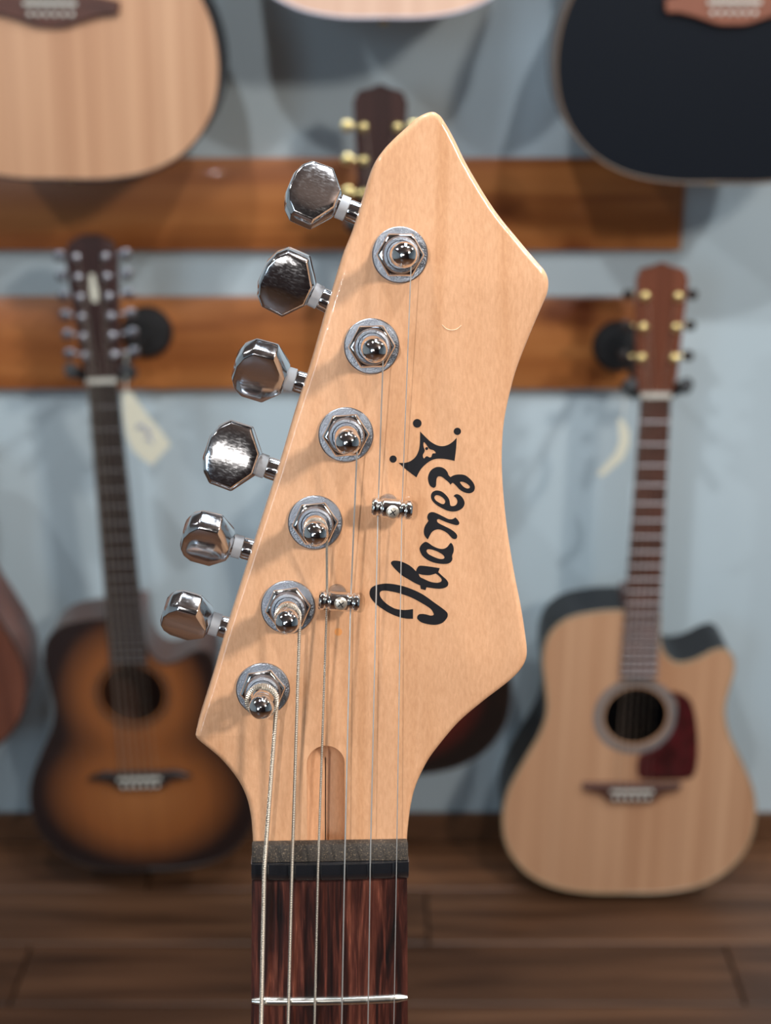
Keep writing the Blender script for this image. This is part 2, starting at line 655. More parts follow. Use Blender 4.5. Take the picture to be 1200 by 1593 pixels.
# ------------------------------------------------------------------ electric guitar
EG = empty('electric_guitar', HM, 'natural maple pointed-headstock electric guitar neck held up close in the foreground', 'guitar')
OUT = [(662, 176), (674, 173), (683, 177), (691, 186), (707.5, 215), (730, 260), (770, 325), (810, 375), (838, 408), (849, 421),
       (854.8, 436), (853.5, 455), (845.5, 475), (827, 518), (805.5, 573), (794, 615), (786, 655), (783, 690), (782.5, 726), (785, 771), (791, 826),
       (801, 889), (812, 945), (819, 990), (821.5, 1016), (818, 1032), (809, 1046), (795, 1060), (780, 1072), (750, 1095), (715, 1125), (685, 1160), (665, 1188),
       (648, 1224), (640, 1255), (636, 1285), (634, 1310), (634, 1350), (634, 1350), (393, 1350), (393, 1350), (393.5, 1314), (392.5, 1296), (390.5, 1274), (385, 1248), (375, 1224),
       (361, 1203), (341.5, 1181), (320, 1163), (309, 1154), (304.5, 1148), (304.5, 1141), (311, 1118), (329, 1061), (350, 989), (384, 883), (408.5, 807),
       (435.6, 723), (460, 642), (481, 578), (495, 530), (508, 485), (520, 446), (535.5, 396), (550.6, 358), (562, 322), (570, 296), (577, 272), (586, 250),
       (598, 232), (616, 213), (636, 195), (651, 182)]
outl = [tuple(hp(x, y).xy) for x, y in OUT]
outl = catmull(outl, 6)
TH = 0.0135
RB = 0.0016
prof = [(RB * (1 - math.sin(a)), -RB * (1 - math.cos(a))) for a in [PI / 2 * k / 5 for k in range(6)]]
prof += [(0.0, -TH + 0.002), (0.002, -TH)]
ctop = hp(507, 1160)
cr = (hp(536.6, 1240) - hp(477.5, 1240)).length / 2
cx = (hp(536.6, 1240).x + hp(477.5, 1240).x) / 2
cyt = ctop.y - cr
ye = hp(513, 1340).y
chan = [(cx - cr, ye), (cx + cr, ye)] + [(cx + cr, ye + (cyt - ye) * k / 12) for k in range(1, 12)]
chan += [(cx + cr * math.cos(a), cyt + cr * math.sin(a)) for a in [PI * k / 24 for k in range(25)]]
chan += [(cx - cr, cyt + (ye - cyt) * k / 12) for k in range(1, 12)]
top_me = sheet([offset(outl, RB), chan], 0.0, 0.0)
side_vf = rings([[V((x, y, z)) for x, y in offset(outl, d)] for d, z in prof], caps=False)
n_ = len(outl)
bot_me = sheet([offset(outl, prof[-1][0])], prof[-1][1], prof[-1][1])
bot_vf = ([q.co.copy() for q in bot_me.vertices], [tuple(p.vertices) for p in bot_me.polygons])


def chan_ring(d, z):
    q = cr - d
    r_ = [(cx - q, ye), (cx + q, ye)] + [(cx + q, ye + (cyt - ye) * k / 12) for k in range(1, 12)]
    r_ += [(cx + q * math.cos(a), cyt + q * math.sin(a)) for a in [PI * k / 24 for k in range(25)]]
    r_ += [(cx - q, cyt + (ye - cyt) * k / 12) for k in range(1, 12)]
    return [V((x, y, z)) for x, y in r_]


chan_vf = rings([chan_ring(cr * (1 - math.cos(PI / 2 * k / 12)), -0.0052 * math.sin(PI / 2 * k / 12)) for k in range(12)] + [chan_ring(cr * 0.97, -0.0052)], caps=False)
top_vf = ([q.co.copy() for q in top_me.vertices], [tuple(p.vertices) for p in top_me.polygons])
me = bpy.data.meshes.new('m')
allvf = join(top_vf, side_vf, chan_vf, bot_vf)
me.from_pydata([tuple(q) for q in allvf[0]], [], allvf[1])
bm = bmesh.new()
bm.from_mesh(me)
bmesh.ops.remove_doubles(bm, verts=bm.verts, dist=0.00002)
bmesh.ops.recalc_face_normals(bm, faces=bm.faces)
bm.to_mesh(me)
bm.free()
head = link('headstock', me, maple, EG, 40)

# neck back + fretboard + frets
FBZ = 0.0048
half0 = (hp(635, 1350, FBZ).x - hp(391, 1350, FBZ).x) / 2
ncx = (hp(635, 1350, FBZ).x + hp(391, 1350, FBZ).x) / 2
ytop = hp(513, 1366, FBZ).y
NL = 0.30


def hw(y):
    return half0 + (ytop - y) * 0.0135


rs = []
for k in range(16):
    y = hp(513, 1345, 0).y - NL * k / 15
    h_ = hw(y) - 0.0002
    rs.append([V((ncx + h_ * math.cos(a), y, (-0.015 * abs(math.sin(a)) ** 0.8))) for a in [PI + PI * j / 16 for j in range(17)]])
neck = link('neck', mesh(rings(rs)), maple, EG, 50)
rs = []
for k in range(16):
    y = ytop - (NL - 0.004) * k / 15
    h_ = hw(y)
    row = [V((ncx - h_, y, 0.0)), V((ncx + h_, y, 0.0))]
    for j in range(13):
        s = 1 - 2 * j / 12
        zz = FBZ - 0.0009 * s * s
        row.append(V((ncx + h_ * s * 0.992, y, zz)))
    rs.append(row)
link('fretboard', mesh(rings(rs)), rosewood, EG, 30)
SCALE = 0.648
y_nut = ytop + 0.0008
frets_y = [y_nut - SCALE * (1 - 2 ** (-k / 12)) for k in range(1, 10)]
frets_y = [y for y in frets_y if y > ytop - NL + 0.01]
shift = hp(511, 1560, FBZ + 0.001).y - frets_y[0]
for y in frets_y:
    y += shift
    h_ = hw(y) - 0.0003
    rs = []
    for j in range(17):
        s = -1 + 2 * j / 16
        zc = FBZ - 0.0009 * s * s
        e = 0.55 if j in (0, 16) else 1
        rs.append([V((ncx + s * h_, y + 0.00125 * e * math.cos(a), zc - 0.0002 + 0.0014 * e * max(0, math.sin(a)))) for a in [PI * q / 8 for q in range(9)]])
    link('fret', mesh(rings(rs, closed_u=True)), fretm, EG, 50)

# nut
STR = [  # px at the nut, px at the bottom edge, radius
    (411.5, 406.5, 0.00062), (454.5, 448.3, 0.00047), (495, 489.5, 0.00036), (536.3, 531.8, 0.00021), (576.2, 572.7, 0.00017), (617.1, 613, 0.00013)]
NZ = 0.0078
sx = [hp(s[0], 1350, NZ).x for s in STR]
xa, xb = hp(390.5, 1350, 0.006).x, hp(637, 1350, 0.006).x
ya, yb, yc = hp(513, 1371, 0.005).y, hp(513, 1345, 0.007).y, hp(513, 1314.5, 0.004).y
# glossy front bar with string slots
rs = []
nx = 200
for j in range(nx + 1):
    x = xa + (xb - xa) * j / nx
    dip = max([math.exp(-((x - s) / 0.00045) ** 2) for s in sx])
    ztop = NZ - 0.0004 - 0.0011 * ((2 * j / nx - 1) ** 2) - 0.0009 * dip
    e = 0.0
    if j in (0, nx):
        e = 0.0006
    row = [V((x, ya + e, 0.0))]
    for a in [0, 0.26, 0.52, 0.79, 1.05, 1.31, PI / 2]:
        row.append(V((x, ya + e + (0.0030) * (1 - math.cos(a)), (ztop - e - 0.0030) + 0.0030 * math.sin(a))))
    row.append(V((x, yb, ztop - 0.0001 - e)))
    row.append(V((x, yb, 0.0)))
    rs.append(row)
nut = link('nut', mesh(rings(rs)), black_gloss, EG, 45)
# dusty sloping ledge behind
zl1, zl0 = NZ - 0.0026, NZ - 0.0042
vs = [V((xa + .0002, yb, 0)), V((xb - .0002, yb, 0)), V((xb - .0002, yc, 0)), V((xa + .0002, yc, 0)),
      V((xa + .0002, yb, zl1)), V((xb - .0002, yb, zl1)), V((xb - .0002, yc, zl0)), V((xa + .0002, yc, zl0))]
me = mesh((vs, [(0, 1, 2, 3), (4, 5, 6, 7), (0, 1, 5, 4), (1, 2, 6, 5), (2, 3, 7, 6), (3, 0, 4, 7)]))
bevel(me, 0.0004, 2)
o = link('nut_ledge', me, dusty, nut, 30)
o['label'] = 'dusty brownish matt back ledge of the nut'

# tuning machines
POSTS = [(622.4, 396.6), (578.3, 538.5), (538.3, 676), (490.5, 812.5), (448.4, 944), (409.3, 1071.5)]
WR = [12.5, 14.5, 15.5, 17, 18.5, 23]           # wrap radius in px
KEYS = [((487, 304), (533, 323), (572, 335), 22, 0.93), ((447, 439), (491, 460), (530, 470), -14, 0.96), ((406, 577), (451, 590), (490, 603), -38, 0.98),
        ((362, 709), (407, 724), (445, 734), -8, 1.0), ((323, 838), (369, 850), (405, 861), -42, 0.93), ((291, 958), (334, 971), (372, 981), -47, 0.9)]
PX = 0.000172
KO = [(-7.4, 3.0), (-2.7, 9.1), (3.5, 8.9), (6.0, 6.4), (7.3, 3.0)]
KO = KO + [(a, -b_) for a, b_ in KO[::-1]]
KZ = -0.0175
WASH_R = 42.0 * PX * 0.975


def key_mesh(s):
    rs = []
    for (sc, z) in [(0.03, -9), (0.3, -9), (0.6, -9), (0.90, -9), (0.985, -2.2), (1.0, -1.2), (1.0, 1.2), (0.985, 2.2), (0.90, 9), (0.6, 9), (0.3, 9), (0.03, 9)]:
        row = []
        for a, b_ in KO:
            zz = z
            if abs(z) > 8:
                zz = math.copysign(3.1 + 1.0 * (1 - (b_ * sc / 9) ** 2), z)
            row.append(V((a * sc * s * 0.001, b_ * sc * s * 0.001, zz * 0.001)))
        rs.append(row)
    me = mesh(rings(rs))
    bevel(me, 0.0004, 3, 22)
    return me


for i, (pp, kk) in enumerate(zip(POSTS, KEYS)):
    c = hp(*pp)
    root = bpy.data.objects.new('tuning_machine', None)
    root.empty_display_size = 0.01
    COL.objects.link(root)
    root.parent = EG
    root.location = c
    rw = WASH_R
    # washer
    link('washer', mesh(lathe([(rw, 0.0), (rw, 0.0007), (rw - 0.0003, 0.0010), (rw - 0.0016, 0.00105), (0.003, 0.0010)], 64)), satin, root, 30)
    # hex nut
    rs = []
    for r_, z in [(0.0061, 0.0010), (0.0061, 0.0022), (0.0055, 0.0029), (0.0047, 0.0030)]:
        rs.append([V((r_ * math.cos(PI / 3 * k + 0.03 * i), r_ * math.sin(PI / 3 * k + 0.03 * i), z)) for k in range(6)])
    me = mesh(rings(rs))
    bevel(me, 0.00025, 2, 15)
    link('hex_nut', me, chrome, root, 25)
    link('collar', mesh(lathe([(0.0047, 0.0029), (0.0047, 0.0040), (0.0043, 0.0047), (0.0037, 0.0049), (0.0034, 0.0046), (0.0030, 0.0046)], 48)), satin, root, 35)
    # post with a ball end
    R = 0.00315
    zc = 0.0168
    pr = [(0.0030, 0.0044), (0.0030, 0.0078), (0.0024, 0.0088), (0.0021, 0.0098), (0.0021, 0.0125), (0.0025, 0.0137)]
    pr += [(R * math.cos(a), zc + R * math.sin(a)) for a in [-0.75 + (PI / 2 + 0.75) * k / 14 for k in range(15)]]
    link('post', mesh(lathe(pr, 40)), chrome, root, 50)
    # shaft, housing and button
    (kc, ws, ce, ang, s) = kk
    K = hp(*kc, KZ) - c
    Wp = hp(*ws, KZ) - c
    Cp = hp(*ce, KZ) - c
    u = (K - Wp)
    u.z = 0
    u.normalize()
    base = V((0, 0, KZ))
    # gear housing on the back of the head
    hb = mesh(box(-0.008, 0.008, -0.008, 0.008, -0.0265 - 0.0, -TH - 0.0002))
    bevel(hb, 0.0015, 2)
    link('gear_housing', hb, chrome, root, 30)
    link('shaft_collar', mesh(join(lathe([(0.0026, 0), (0.0029, 0.001), (0.0030, (Wp - Cp).length + 0.004)], 32, frame(Wp - u * 0.0010, -u)))), chrome, root, 40)
    link('shaft_washer', mesh(lathe([(0.0020, -0.0013), (0.0032, -0.0013), (0.0032, 0.0011), (0.0020, 0.0011)], 32, frame(Wp, u))), nylon, root, 30)
    link('shaft', mesh(lathe([(0.0027, 0), (0.0027, (K - Wp).length * 0.55)], 24, frame(Wp + u * 0.0011, u))), darkside if False else chrome, root, 30)
    ko = link('tuner_button', key_mesh(s), key_chrome, root, 26)
    vax = V((0, 0, 1)).cross(u) * -1
    if vax.y < 0:
        vax = -vax
    wax = u.cross(vax)
    M = Matrix((u, vax, wax)).transposed().to_4x4()
    if wax.z < 0:
        M = Matrix((u, -vax, -wax)).transposed().to_4x4()
    if i == 3:
        Kw = HM @ (c + K)
        nw = (CAM - Kw).normalized() + (CAM + RGT * -0.072 + UPV * 0.004 - Kw).normalized()
        nl_ = (HM.to_3x3().transposed() @ nw).normalized()
        uu, vv, ww = M.to_3x3().col
        ang = math.degrees(math.atan2(-nl_.dot(vv), nl_.dot(ww)))
        M = M @ Matrix.Rotation(math.asin(nl_.dot(uu)) * 0.8, 4, 'Y')
    M = M @ Matrix.Rotation(math.radians(ang), 4, 'X')
    M.translation = K
    ko.matrix_local = M

# string trees
TREES = [((578, 788.5), (641, 794), (610.3, 797), [590.5, 627]), ((496, 933.5), (559, 937.5), (530, 939), [508.8, 546.2])]
tree_in = {}
for ti, (a, b_, sc_, grooves) in enumerate(TREES):
    zt = 0.0055
    A, B, S = hp(*a, zt), hp(*b_, zt), hp(*sc_, zt)
    d = (B - A)
    ln = d.length
    root = bpy.data.objects.new('string_tree', None)
    root.empty_display_size = 0.01
    COL.objects.link(root)
    root.parent = EG
    gpos = []
    for g in grooves:
        t = (g - a[0]) / (b_[0] - a[0])
        gpos.append(t * ln)
    R = 0.0025
    prf = []
    nn_ = 90
    for k in range(nn_ + 1):
        s_ = ln * k / nn_
        r_ = R
        for g in gpos:
            r_ -= 0.00045 * math.exp(-((s_ - g) / 0.00065) ** 4)
        ed = min(s_, ln - s_)
        if ed < 0.0005:
            r_ -= 0.0004 * (1 - ed / 0.0005)
        prf.append((r_, s_))
    link('bar', mesh(lathe(prf, 32, frame(A, d, (0, 0, 1)))), chrome, root, 40)
    # screw with a crossed slot
    zs = zt + R - 0.0004
    sp_ = V((S.x, S.y, 0))
    base = V((S.x, S.y + 0.0005, zs))
    link('screw', mesh(join(lathe([(0.0017, 0.0), (0.0017, 0.0005), (0.0013, 0.0010), (0.0004, 0.0012)], 24, frame(base, (0, 0, 1))))), nickel, root, 30)
    x1 = []
    for an in (0.6, 0.6 + PI / 2):
        dd = V((math.cos(an), math.sin(an), 0)) * 0.0009
        pp_ = V((-dd.y, dd.x, 0)) * 0.13
        q = base + V((0, 0, 0.00108))
        x1.append(([q - dd - pp_, q + dd - pp_, q + dd + pp_, q - dd + pp_] + [v_ + V((0, 0, 0.0002)) for v_ in (q - dd - pp_, q + dd - pp_, q + dd + pp_, q - dd + pp_)],
                   [(0, 1, 2, 3), (4, 5, 6, 7), (0, 1, 5, 4), (1, 2, 6, 5), (2, 3, 7, 6), (3, 0, 4, 7)]))
    link('screw_slot', mesh(join(*x1)), ink, root, smooth=False)
    link('spacer', mesh(lathe([(0.0024, 0.0), (0.0024, 0.0026), (0.0019, 0.0030)], 32, frame(V((S.x - 0.0007, S.y + 0.0016, 0.0)), (0, 0, 1)))), clear, root, 30)

# strings: (post, [(px,py,z)...])
TZ = 0.0031
NZs = [NZ + 0.0002] * 6
mids = {5: None, 4: None, 3: (509, 935, TZ), 2: (545.8, 937, TZ), 1: (588.5, 790, TZ), 0: (625.5, 793, TZ)}
for k in range(6):
    # k: 0 = low E ... 5 = high e ; post index counts from the top
    pi_ = 5 - k
    rad = STR[k][2]
    c = hp(*POSTS[pi_])
    wr = WR[pi_] * PX * 0.96
    wound = k < 3
    turns = 2.25 if k < 3 else 3
    z_hi, z_lo = 0.0127, 0.0127 - turns * rad * 2.1
    path = []
    steps = int(turns * 48)
    for j in range(steps + 1):
        t = j / steps
        a = (1 - t) * turns * 2 * PI
        rr_ = wr - rad * 0.0
        path.append(V((c.x + rr_ * math.cos(a), c.y + rr_ * math.sin(a), z_hi + (z_lo - z_hi) * t)))
    pts = [path[-1]]
    if mids[pi_]:
        pts.append(hp(*mids[pi_]))
    pts.append(hp(STR[k][0], 1350, NZs[k]))
    pb = hp(STR[k][1], 1593, NZs[k] - 0.0004)
    d = pb - pts[-1]
    pts.append(pts[-1] + d * ((NL - 0.012) / abs(d.y)))
    step = 0.00024 if wound else 0.004
    line = []
    for p0, p1 in zip(pts[:-1], pts[1:]):
        m_ = max(1, int((p1 - p0).length / step))
        for j in range(1, m_ + 1):
            line.append(p0 + (p1 - p0) * (j / m_))
    if wound:                                  # resample wraps to the same step
        dense = []
        for p0, p1 in zip(path[:-1], path[1:]):
            m_ = max(1, round((p1 - p0).length / step))
            for j in range(m_):
                dense.append(p0 + (p1 - p0) * (j / m_))
        path = dense + [path[-1]]
    full = path + line
    rf = (lambda i, r=rad: r * (1.04 if i % 2 == 0 else 0.76)) if wound else rad
    o = link('wound_string' if wound else 'plain_string', mesh(tube(full, rf, 8)), nickel if wound else steel, EG, 30 if wound else 80)

# lettering and crown on the head (flat print)
def pc(ox, oy, sc, pts):
    return [tuple(hp(ox + x / sc, oy + y / sc).xy) for x, y in pts]


def circ(ox, oy, sc, cx_, cy_, r):
    return pc(ox, oy, sc, [(cx_ + r * math.cos(2 * PI * k / 28), cy_ + r * math.sin(2 * PI * k / 28)) for k in range(28)])


def dbl(pts):
    out = []
    for q in pts:
        out.append((q[0], q[1]))
        if len(q) == 3:
            out.append((q[0], q[1]))
    return out


def print_shape(name, ox, oy, sc, loops, extra=None):
    ls = [catmull(pc(ox, oy, sc, dbl(l)), 5) for l in loops]
    me = sheet(ls, 0.00001, 0.00007)
    return link(name, me, ink, head, smooth=False)


C = 1
crown = [(432, 250, C), (480, 300), (560, 375), (640, 420), (710, 432), (780, 415), (840, 375), (886, 328, C), (880, 450), (860, 615, C), (780, 598),
         (700, 588), (620, 592), (550, 620), (480, 675), (430, 735), (385, 820, C), (310, 765), (230, 700), (163, 640, C), (240, 640), (310, 618),
         (370, 570), (405, 510), (424, 440), (430, 340)]
crown_in = [(482, 382), (510, 415), (545, 465), (590, 480), (620, 503), (622, 520), (595, 522), (582, 532), (572, 562), (550, 572), (520, 558), (500, 564), (480, 585),
            (468, 567), (465, 540), (482, 508), (488, 480), (475, 440), (472, 400)]
print_shape('crown_mark', 600, 640, 8, [crown, crown_in])
for (x, y, r) in [(395, 148, 54), (895, 248, 45), (95, 593, 45), (513, 462, 18)]:
    link('crown_dot', sheet([circ(600, 640, 8, x, y, r)], 0.00001, 0.00007), ink, head, smooth=False)
zl = [(345, 387), (300, 360), (270, 300), (263, 220), (290, 140), (340, 90), (400, 65), (470, 68), (530, 100), (565, 145), (582, 190), (612, 222, C), (660, 195), (740, 180),
      (830, 190), (900, 235), (960, 300), (990, 370), (980, 430), (940, 465), (890, 473), (820, 455), (750, 410), (700, 355), (655, 315), (632, 318), (612, 340, C), (590, 308),
      (540, 265), (480, 220), (430, 210), (400, 235), (390, 290), (387, 345), (374, 376)]
zh = [(760, 300), (790, 293), (830, 304), (870, 325), (910, 362), (905, 392), (870, 398), (820, 375), (780, 335)]
print_shape('letter', 640, 720, 10, [zl, zh])
el = [(308, 530), (320, 470), (360, 437), (410, 430), (480, 450), (550, 510), (590, 570), (605, 640), (614, 668, C), (655, 672), (700, 650), (720, 600), (700, 550), (660, 515, C),
      (690, 490), (730, 490), (780, 520), (820, 580), (830, 640), (800, 700), (740, 740), (660, 757), (570, 745), (480, 705), (390, 650), (330, 590)]
eh = [(360, 540), (375, 510), (410, 503), (460, 520), (510, 560), (530, 600), (515, 635), (480, 640), (420, 610), (380, 580)]
print_shape('letter', 640, 720, 10, [el, eh])
nl = [(250, 840), (265, 795), (300, 770), (350, 768), (420, 795), (500, 835), (570, 870), (620, 878), (660, 868), (685, 848, C), (720, 880), (748, 930), (737, 960), (700, 968),
      (630, 950), (540, 920), (470, 890), (430, 875), (402, 886), (408, 918), (440, 945), (520, 985), (610, 1030), (680, 1080), (715, 1130), (705, 1175), (670, 1185), (630, 1165),
      (570, 1100), (500, 1055), (430, 1035), (370, 1045), (320, 1080), (290, 1130), (260, 1190, C), (220, 1150), (198, 1090), (205, 1010), (235, 950), (268, 905, C), (255, 870)]
print_shape('letter', 640, 720, 10, [nl])
al = [(740, 103), (700, 125), (670, 165), (668, 210), (700, 275), (760, 325), (840, 360), (920, 375), (1000, 377), (1050, 357), (1072, 320), (1070, 275), (1087, 225), (1088, 175),
      (1072, 132), (1048, 118), (1010, 165), (960, 190), (900, 185), (830, 155), (780, 120)]
ah = [(750, 215), (770, 195), (820, 200), (890, 225), (950, 260), (975, 295), (955, 315), (900, 312), (820, 280), (770, 250)]
print_shape('letter', 570, 830, 8, [al, ah])
bl = [(318, 390), (308, 362), (330, 340), (380, 338), (440, 350), (510, 380), (570, 420), (620, 470, C), (629, 440), (655, 405), (700, 400), (800, 412), (915, 430, C), (897, 480, C),
      (950, 530), (1000, 575), (1022, 620), (1005, 660), (950, 683), (870, 685), (750, 668, C), (738, 705, C), (680, 688, C), (672, 645, C), (600, 612), (520, 565), (440, 515), (360, 440)]
bh = [(652, 500, C), (700, 512), (780, 518), (840, 505), (865, 497, C), (900, 522), (937, 565), (930, 598), (880, 612), (800, 600), (720, 565), (672, 540)]
print_shape('letter', 570, 830, 8, [bl, bh])
il = [(583, 940, C), (583, 1060, C), (500, 1058), (400, 1035), (280, 985), (150, 900), (70, 820), (42, 750), (60, 680), (130, 640), (250, 622), (400, 640), (550, 685), (700, 755),
      (850, 860), (980, 955), (1014, 1000), (1005, 1050), (950, 1110), (870, 1135), (780, 1130), (690, 1105), (640, 1065), (637, 1030), (665, 1003), (730, 1003), (800, 1020),
      (838, 1012), (835, 985), (800, 935), (700, 870), (560, 795), (400, 740), (260, 712), (190, 715), (168, 745), (185, 800), (250, 870), (350, 930), (450, 950), (520, 948)]
print_shape('letter', 570, 830, 8, [il])
o = link('filled_hole', sheet([circ(0, 0, 1, 526.5, 983, 6.0)], 0.00001, 0.00004), filler, head, smooth=False)
o['label'] = 'small round orange filled screw hole'
link('scratch', mesh(tube([hp(x, y, 0.00002) for x, y in catmull([(688, 505), (694, 511), (702, 513.5), (711, 512), (718, 506)], 5, False)], 0.00010, 6)), scr, head)


# ------------------------------------------------------------------ acoustic guitars
def body_outline(cut, sc=1.0):
    left = [(0, 0), (-60, 1), (-115, 12), (-160, 38), (-192, 82), (-203, 135), (-196, 190), (-172, 245), (-148, 295), (-139, 335), (-143, 380), (-148, 425), (-140, 465),
            (-112, 492), (-65, 503), (-28, 505), (-28, 505)]
    if cut:
        right = [(28, 505), (28, 505), (30, 455), (42, 428), (62, 416), (88, 422), (112, 436), (132, 440), (146, 424), (148, 400), (142, 368), (139, 335)]
    else:
        right = [(28, 505), (28, 505), (65, 503), (112, 492), (140, 465), (148, 425), (143, 380), (139, 335)]
    right += [(148, 295), (172, 245), (196, 190), (203, 135), (192, 82), (160, 38), (115, 12), (60, 1)]
    return [(a * 0.001 * sc, b_ * 0.001 * sc) for a, b_ in left + right]


def acoustic(label, bottom, nutpx, Y, top, side, bind, rosette, bridge, neckm, hm, keym, postm, nstr=6, cut=True, guard=None, sc=1.0, hl=0.195, bridge_kind=0, hyp=None, syp=None,
             yaw=0.0, keyside=None, length=None, boardm_=None, headtop='crest'):
    Pb = wp(*bottom, Y)
    if length is None:
        Pn = wp(*nutpx, Y)
    else:
        Pn = Pb + V((nutpx[0], 0, 1)).normalized() * length
    ya_ = (Pn - Pb).normalized()
    zax = V((math.sin(yaw), -math.cos(yaw), 0))
    zax = (zax - ya_ * zax.dot(ya_)).normalized()
    xax = ya_.cross(zax)
    M = Matrix((xax, ya_, zax)).transposed().to_4x4()
    M.translation = Pb
    g = empty('acoustic_guitar', M, label, 'guitar', 'acoustic guitars hanging on the wall')
    L_ = (Pn - Pb).length                      # bottom of the body to the nut
    raw = body_outline(cut, sc)
    p = resample(catmull(raw, 8), 0.008)
    # sides + back, open at the front; deeper at the tail
    D1, D0 = 0.118 * sc, 0.098 * sc

    def dz(y):
        return D1 + (D0 - D1) * y / (0.505 * sc)
    rs = []
    for ins, f in [(0.004, -0.004), (0.0, -0.004), (0.0, 0.5), (0.0, 1.0), (0.004, 1.03)]:
        rs.append([V((x, y, -0.0035 if f < 0 else -dz(y) * f)) for x, y in offset(p, ins)])
    vf = rings(rs, caps=False)
    n_ = len(p)
    fs = vf[1] + [tuple(4 * n_ + j for j in range(n_))]
    link('body', mesh((vf[0], fs)), side, g, 50)
    hy, hr = hyp or 0.325 * sc, 0.050
    hole = [(hr * math.cos(2 * PI * k / 40), hy + hr * math.sin(2 * PI * k / 40)) for k in range(40)]
    link('soundboard', sheet([p, hole], -0.0035, 0.0), top, g, smooth=False)
    link('binding', mesh(tube([V((x, y, -0.001)) for x, y in p] + [V((p[0][0], p[0][1], -0.001))], 0.0022, 6)), bind, g)
    for r0, r1 in ([(0.053, 0.066)] if rosette is greyring else [(0.053, 0.057), (0.060, 0.0615)]):
        ro = [(r1 * math.cos(2 * PI * k / 48), hy + r1 * math.sin(2 * PI * k / 48)) for k in range(48)]
        ri = [(r0 * math.cos(2 * PI * k / 48), hy + r0 * math.sin(2 * PI * k / 48)) for k in range(48)]
        link('rosette', sheet([ro, ri], 0.0, 0.0006), rosette, g, smooth=False)
    sy = L_ - 0.650 if length is None else (syp or 0.178 * sc)
    if bridge_kind == 0:       # belly bridge
        bo_ = [(-0.088, 0.004), (-0.06, 0.010), (-0.035, 0.013), (0, 0.014), (0.035, 0.013), (0.06, 0.010), (0.088, 0.004), (0.088, 0.004), (0.085, -0.012), (0.07, -0.013), (0.045, -0.019), (0.02, -0.027), (0, -0.028),
               (-0.02, -0.027), (-0.045, -0.019), (-0.07, -0.013), (-0.085, -0.012), (-0.088, 0.004)]
    elif bridge_kind == 1:     # pointed wings
        bo_ = [(-0.083, 0.001), (-0.083, 0.001), (-0.06, 0.010), (-0.038, 0.010), (-0.038, 0.010), (0.038, 0.010), (0.038, 0.010), (0.06, 0.010), (0.083, 0.001), (0.083, 0.001), (0.05, -0.006), (0.036, -0.018), (0.036, -0.018),
               (-0.036, -0.018), (-0.036, -0.018), (-0.05, -0.006)]
    else:                      # rectangular with slanted lower edge
        bo_ = [(-0.078, 0.012), (-0.078, 0.012), (0.078, 0.012), (0.078, 0.012), (0.076, 0.002), (0.05, -0.006), (0.035, -0.021), (0.035, -0.021), (-0.035, -0.021), (-0.035, -0.021), (-0.05, -0.006), (-0.076, 0.002)]
    bp = [(x, y + sy) for x, y in catmull(bo_, 4)]
    br = link('bridge', mesh(slab(bp, [(0.0, 0.0), (0.0, 0.007), (0.002, 0.009)])), bridge, g, 40)
    me = mesh(box(-0.034, 0.034, sy - 0.0015, sy + 0.0022, 0.008, 0.0125))
    link('saddle', me, bone, br, smooth=False)
    for k in range(6):
        xx = -0.027 + 0.0108 * k
        link('bridge_pin', mesh(lathe([(0.0028, 0), (0.0030, 0.002), (0.0015, 0.0035)], 12, frame(V((xx, sy - 0.0125, 0.009)), (0, 0, 1)))), bone, br)
    # neck, fretboard
    joint = 0.500 * sc

    def hw_(y):
        return 0.0218 + (L_ - y) * 0.0155
    fe = L_ - 0.650 * (1 - 2 ** (-20 / 12)) - 0.006
    rs = []
    for k in range(9):
        y = joint + (L_ - joint) * k / 8
        h_ = hw_(y)
        rs.append([V((h_ * math.cos(a), y, 0.002 - 0.019 * abs(math.sin(a)))) for a in [PI + PI * j / 12 for j in range(13)]])
    link('neck', mesh(rings(rs)), neckm, g, 50)
    heel = [(-0.028, 0.502 * sc), (0.028, 0.502 * sc), (0.024, 0.525 * sc), (-0.024, 0.525 * sc)]
    link('heel', mesh(slab(heel, [(0, 0.0), (0.002, -0.05), (0.008, -0.088)])), neckm, g, 40)
    fo = [(-hw_(L_), L_), (hw_(L_), L_), (hw_(fe), fe), (-hw_(fe), fe)]
    fb = link('fretboard', mesh(slab(fo, [(0, 0.0), (0, 0.0062), (0.0006, 0.0068)])), boardm_ or ebony, g, smooth=False)
    for k in range(1, 21):
        y = L_ - 0.650 * (1 - 2 ** (-k / 12))
        link('fret', mesh(rings([[V((sx_ * hw_(y), y + a, z)) for a, z in ((-0.0019, 0.0060), (-0.0014, 0.0078), (0.0, 0.0086), (0.0014, 0.0078), (0.0019, 0.0060))] for sx_ in (-1, 1)])), fret_dark if nstr == 12 else fret_dull, fb, smooth=False)
    link('nut', mesh(box(-0.0222, 0.0222, L_, L_ + 0.006, -0.001, 0.0092)), bone, g, smooth=False)
    # headstock
    wb, wt = 0.024, 0.037
    if headtop == 'crest':
        ho = [(-wb, 0.004), (wb, 0.004), (wb + 0.006, 0.03), (wt, hl * 0.88), (wt - 0.006, hl * 0.95), (0.012, hl * 0.975), (0, hl), (-0.012, hl * 0.975), (-wt + 0.006, hl * 0.95), (-wt, hl * 0.88), (-wb - 0.006, 0.03)]
    else:
        ho = [(-wb, 0.004), (wb, 0.004), (wb + 0.004, 0.03), (wt, hl * 0.86), (wt - 0.006, hl * 0.95), (0.012, hl), (-0.012, hl), (-wt + 0.006, hl * 0.95), (-wt, hl * 0.86), (-wb - 0.004, 0.03)]
    hs = link('headstock', mesh(slab([(x, y + L_) for x, y in ho], [(0.001, 0.001), (0, 0.0), (0, -0.014), (0.001, -0.015)])), hm, g, 40)
